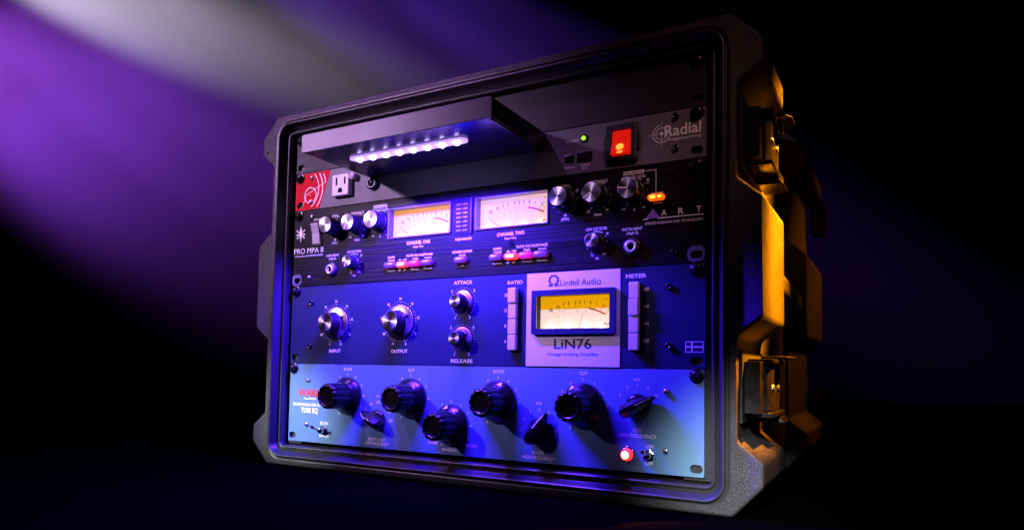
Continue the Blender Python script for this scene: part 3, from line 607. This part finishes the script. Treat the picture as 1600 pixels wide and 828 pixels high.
# ------------------------------------------------------------------ limiting amplifier
t, H = rack_unit('limiting_amplifier', 'dark blue limiting amplifier with white centre plate and yellow-lit meter', 'compressor', 2, 2, 'blue', holes=[rrect(84.2, 157.5, 34.9, 65.9, 0.6, 2)])
screws(t, ME_HEX, [(-209.4, 69.6), (-209.6, 20), (209.6, 69.3), (209.6, 19.4)])
def skirted_knob(x, z, rs, rc, h, ang):
    e = MB(); e.lathe([(rs, 0.4), (rs, 1.0), (rs-0.6, 1.5)], 72); e.lathe([(rs-0.6, 1.5), (rc+1.5, 3.4), (rc+0.4, 3.6), (rc, 4.9)], 72)
    k = part('knob', e, 'skirt', t, (x, 0, z), ang)
    b = MB(); b.lathe([(rc+0.9, 4.6), (rc+0.9, 5.6), (rc+0.2, 6.4), (rc, 8), (rc-0.3, h-0.8), (rc-0.8, h)], 72, rf=lambda a, q, hh: q - (0.5 if int(round(a/(2*math.pi)*72)) % 2 and 6.3 < hh < h-0.4 else 0)); part('grip', b, 'knob_matt', k)
    c = MB(); c.lathe([(rc-0.9, h-0.4), (rc-1.0, h+0.2), (rc-1.4, h+0.4)], 64, smooth=False); part('spun_cap', c, 'spun', k, recalc=False)
    p = MB(); p.add([(-1.7, -4.5, rc+1.0), (1.7, -4.5, rc+1.0), (0, -2.6, rs-2.6), (-1.7, -7.6, rc-0.1), (1.7, -7.6, rc-0.1)], [(0, 2, 1), (3, 4, 2), (0, 3, 2), (1, 2, 4), (0, 1, 4, 3)]); part('pointer', p, 'knob', k)
for (x, z, cap) in ((-171.2, 44.9, 'INPUT'), (-80.2, 44.9, 'OUTPUT')):
    skirted_knob(x, z, 18.3, 11.2, 16.5, 58)
    mb = MB()
    for a in range(-160, 161, 10): mb.ring(x+21.0*math.sin(R(a)), z+21.0*math.cos(R(a)), 0.02, 0.55 if (a % 40) == 0 else 0.33, -0.15, 0, 360, 8)
    part('dial_dots', mb, 'ink', t, recalc=False)
    dial_numbers(t, x, z, 24.6, list(zip(range(-160, 161, 40), ('\u221e', '48', '36', '30', '24', '18', '12', '6', '0'))), 2.6)
    lettering('lettering', t, [(cap, x, 14.2, 3.3, 17 if cap == 'INPUT' else 22)], bold=0.02)
for (z, cap, zl, w_) in ((63.2, 'ATTACK', 83.0, 22.5), (26.4, 'RELEASE', 4.6, 26)):
    x = -1.0; skirted_knob(x, z, 12.2, 7.4, 14.5, 92 if cap == 'ATTACK' else 60)
    mb = MB()
    for a in range(-150, 151, 12): mb.ring(x+14.6*math.sin(R(a)), z+14.6*math.cos(R(a)), 0.02, 0.5 if a % 50 == 0 else 0.32, -0.15, 0, 360, 8)
    part('dial_dots', mb, 'ink', t, recalc=False)
    dial_numbers(t, x, z, 17.6, [(-150, '1'), (-50, '3'), (50, '5'), (150, '7')], 2.8)
    lettering('lettering', t, [(cap, x, zl, 3.4, w_)], bold=0.02)
for x0, names, cap, nx, mt_ in ((54.0, ('20', '12', '8', '4'), 'RATIO', 48.8, 0), (175.2, ('GR', '+8', '+4', 'Off'), 'METER', 190, 1)):
    for i in range(4):
        z1 = 74.6 - i*14.95; dp = 5.0 + (1.2 if (mt_ and i == 1) or (not mt_ and i == 0) else 0)
        part('push_button', MB().box(x0, x0+9.0, -dp, 0, z1-14.5, z1), 'white_btn', t, bevel=0.9)
    lettering('lettering', t, [(cap, 58.8 if not mt_ else 180.3, 80.3, 3.3, 16.5 if not mt_ else 19)] , bold=0.02)
    lettering('lettering', t, [(nm, nx, 68.4 - i*14.9, 2.9) for i, nm in enumerate(names)], bold=0.012)
link('centre_plate', plate_mesh('centre_plate', rrect(72.1, 165.8, 0.6, H-0.5, 0.4, 2), [rrect(84.2, 157.5, 34.9, 65.9, 0.6, 2)], -0.6, -0.02, 'white_plate'), t)
mb = MB(); text_into(mb, '\u03a9', 100.4, 79.6, 9.6, 10.8, -0.7, 0.02); text_into(mb, 'Lindell Audi', 124.8, 77.4, 5.6, 35.5, -0.7, 0.008); text_into(mb, '\u03a9', 145.4, 76.3, 3.4, 4.4, -0.7, 0.03)
part('brand_logo', mb, 'navy', t, recalc=False)
mb = MB(); text_into(mb, 'LiN76', 120.3, 21.2, 8.6, 37.5, -0.7, 0.018); part('model_lettering', mb, 'navy', t, recalc=False)
mb = MB(); text_into(mb, 'Vintage Limiting Amplifier', 120.3, 11.8, 2.9, 51.5, -0.7, 0.008); part('lettering', mb, 'navy', t, recalc=False)
vu_meter(t, 79.2, 162.5, 29.9, 70.9, 4.4, 5.2, 4.6, (.615, .49, .555, .02), 0.60, ('dial_warm', 'dial_yellow'), 'blue', txt=2.9)
mb = MB()
for a in ((224, 22.6, 239, 22.6), (224, 14.0, 239, 14.0)): mb.seg(*a, 0.5, -0.15)
for a in ((224.2, 22.9, 224.2, 13.8), (238.8, 22.9, 238.8, 13.8)): mb.seg(*a, 0.5, -0.17)
mb.seg(224, 18.3, 239, 18.3, 1.1, -0.19); mb.seg(229.4, 22.8, 229.4, 13.9, 1.1, -0.21)
part('flag_emblem', mb, 'ink', t, recalc=False)

# ------------------------------------------------------------------ equalizer
t, H = rack_unit('tube_equalizer', 'pale blue tube equalizer with big black fluted knobs in the lowest slot', 'equalizer', 0, 2, 'sky', width=479.5)
screws(t, ME_STEEL, [(-210.4, 69.7), (-210.4, 19.6), (207.8, 69.5), (207.6, 19.5)])
def fluted_knob(x, z, pos):
    ang = -150 + pos*30
    e = MB(); e.lathe([(20.2, 0.4), (20.2, 2.4), (19.6, 3.4), (16.6, 6.8), (14.8, 8.6), (14.2, 9.8)], 72)
    k = part('knob', e, 'knob', t, (x, 0, z), ang)
    fl = lambda a, q, hh: q - (1.25*max(0, math.cos(a*12))**1.5 if q > 10.5 else 0)
    b = MB(); b.lathe([(14.3, 8.8), (14.1, 12), (13.8, 28), (13.3, 30.4), (12.4, 31.7), (10.8, 32.2), (9.6, 31.9), (9.0, 30.2)], 96, rf=fl); part('fluted_grip', b, 'knob', k, recalc=False)
    c = MB(); c.lathe([(9.4, 29.6), (9.0, 29.9), (6.5, 30.1), (0.05, 30.2)], 40); part('end_cap', c, 'knob', k)
    p = MB(); p.add([(-2.9, -7.4, 16.4), (2.9, -7.4, 16.4), (0.3, -3.7, 19.7), (-0.3, -3.7, 19.7)], [(0, 1, 2, 3)]); part('pointer', p, 'ink', k, recalc=False)
    dial_numbers(t, x, z, 23.2, [(-150+30*i, str(i)) for i in range(11)], 2.7)
for x, z, pos in ((-150.8, 54.4, 1.0), (-63.8, 54.6, 3.2), (-12.0, 29.8, 4.7), (41.8, 54.8, 5.6), (130.5, 54.8, 4.1)): fluted_knob(x, z, pos)
def selector(x, z, ang, labels, step, r=18.6):
    """chicken-head selector: round base with a tapered raised bar and a white line along its ridge"""
    e = MB(); e.lathe([(10.8, 0.3), (10.8, 2.0), (10.0, 3.2), (8.0, 6.0)], 40)
    k = part('selector_knob', e, 'knob', t, (x, 0, z), ang)
    mb = MB(); sec = [(-13.5, 4.2, 3, 13), (-10, 6.0, 1.5, 17.5), (-4, 6.6, 1.5, 18.5), (4, 6.0, 1.5, 17.5), (11, 4.2, 1.5, 14), (17, 1.8, 2.0, 9.5), (19, 0.9, 3, 7)]
    vs_ = []
    for zz, hw, lo, hi in sec: vs_ += [(-hw, -lo, zz), (-hw*0.92, -(lo+(hi-lo)*0.6), zz), (-hw*0.32, -hi, zz), (hw*0.32, -hi, zz), (hw*0.92, -(lo+(hi-lo)*0.6), zz), (hw, -lo, zz)]
    fs = [(i*6+j, i*6+(j+1) % 6, (i+1)*6+(j+1) % 6, (i+1)*6+j) for i in range(len(sec)-1) for j in range(6)] + [tuple(range(6)), tuple(range((len(sec)-1)*6, len(sec)*6))]
    mb.add(vs_, fs); part('pointer_bar', mb, 'knob', k, bevel=0.9)
    p = MB(); p.add([(-0.45, -18.0, 3.5), (0.45, -18.0, 3.5), (0.45, -14.35, 11), (-0.45, -14.35, 11), (0.4, -9.85, 17), (-0.4, -9.85, 17)], [(0, 1, 2, 3), (3, 2, 4, 5)]); part('pointer_line', p, 'ink', k, recalc=False)
    dial_numbers(t, x, z, r, [((i-(len(labels)-1)/2)*step, s) for i, s in enumerate(labels)], 2.7)
selector(-107.2, 30.0, -62, ('20', '30', '60', '100', '200', '400', '800'), 30)
selector(87.0, 30.4, 32, ('3', '4', '5', '8', '10', '12', '16'), 30)
selector(182.4, 56.0, 62, ('3', '4', '5', '10', '20'), 30)
lettering('lettering', t, [('BOOST', -150.8, 83.2, 3.0, 12), ('CUT', -63.4, 83.2, 3.0, 8.5), ('BOOST', 42.6, 83.6, 3.0, 12.5), ('CUT', 131.4, 83.7, 3.0, 8.5), ('Hz', -107, 55.3, 2.6), ('kHz', 86.7, 55.2, 2.8), ('kHz', 182, 79.3, 2.8),
    ('BOOST & CUT', -107.2, 9.2, 3.0, 23), ('LOW FREQUENCY', -107.2, 4.9, 3.0, 33), ('BANDWIDTH', -10.8, 5.0, 3.0, 23), ('SHARP', -33.2, 10.8, 3.0, 12.5), ('BROAD', 13.0, 10.8, 3.0, 14),
    ('BOOST', 86.7, 9.3, 3.1, 12.6), ('HIGH FREQUENCY', 86.7, 4.7, 3.1, 34), ('CUT', 182.6, 35.4, 3.1, 8), ('HIGH FREQUENCY', 182.6, 30.8, 3.1, 34), ('EQ ON', -184, 22.4, 2.9, 12), ('BYPASS', -183.8, 8.2, 2.9, 13.5), ('ON', 193.4, 22.4, 3.0, 6.6), ('OFF', 193.0, 8.1, 3.0, 7.4),
    ('PROGRAM EQUALIZER EQP-WA', -207.5, 42.2, 2.9, 52), ('AUDIO', -207.4, 49.0, 2.0, 20)], bold=0.03)
lettering('lettering', t, [('TUBE EQ', -207.5, 35.7, 5.4, 26.5)], bold=0.03)
lettering('brand_logo', t, [('WARM', -207.5, 55.4, 7.8, 38)], 'warm_red', bold=0.045)
def toggle(x, z, up):
    e = MB(); e.lathe([(5.2, 0), (5.2, 1.6), (4.0, 2.0)], 6, smooth=False); e.lathe([(3.2, 1.8), (3.2, 6.5), (2.6, 7.2), (1.6, 7.4)], 24); k = part('toggle_switch', e, 'chrome', t, (x, 0, z), 10)
    l = MB(); l.lathe([(1.2, 6), (1.3, 9), (1.9, 16), (2.0, 17.5), (1.4, 18.6), (0.2, 19)], 18); l.v = [(a, b, c + up*(-b-6)*0.42) for a, b, c in l.v]; part('toggle_lever', l, 'chrome', k, (0, 0, 0), -10)
toggle(-184.6, 14.6, 1); toggle(192.8, 15.0, 1)
e = MB(); e.lathe([(7.0, 0), (7.0, 1.8), (6.2, 2.6), (5.4, 2.6)], 32); lb = part('lamp_bezel', e, 'chrome', t, (174.2, 0, 14.6))
e = MB(); e.lathe([(5.5, 2.0), (5.5, 4.0), (5.0, 6.2), (3.6, 7.8), (1.6, 8.6), (0.1, 8.7)], 28); pj_ = part('pilot_jewel', e, 'jewel', lb)
e = MB(); e.lathe([(3.5, 7.9), (2.6, 8.5), (1.4, 8.9), (0.1, 9.0)], 24); part('bulb_glow', e, 'bulb', pj_)

sc.render.engine = 'CYCLES'
sc.cycles.use_denoising = True
sc.cycles.sample_clamp_indirect = 4
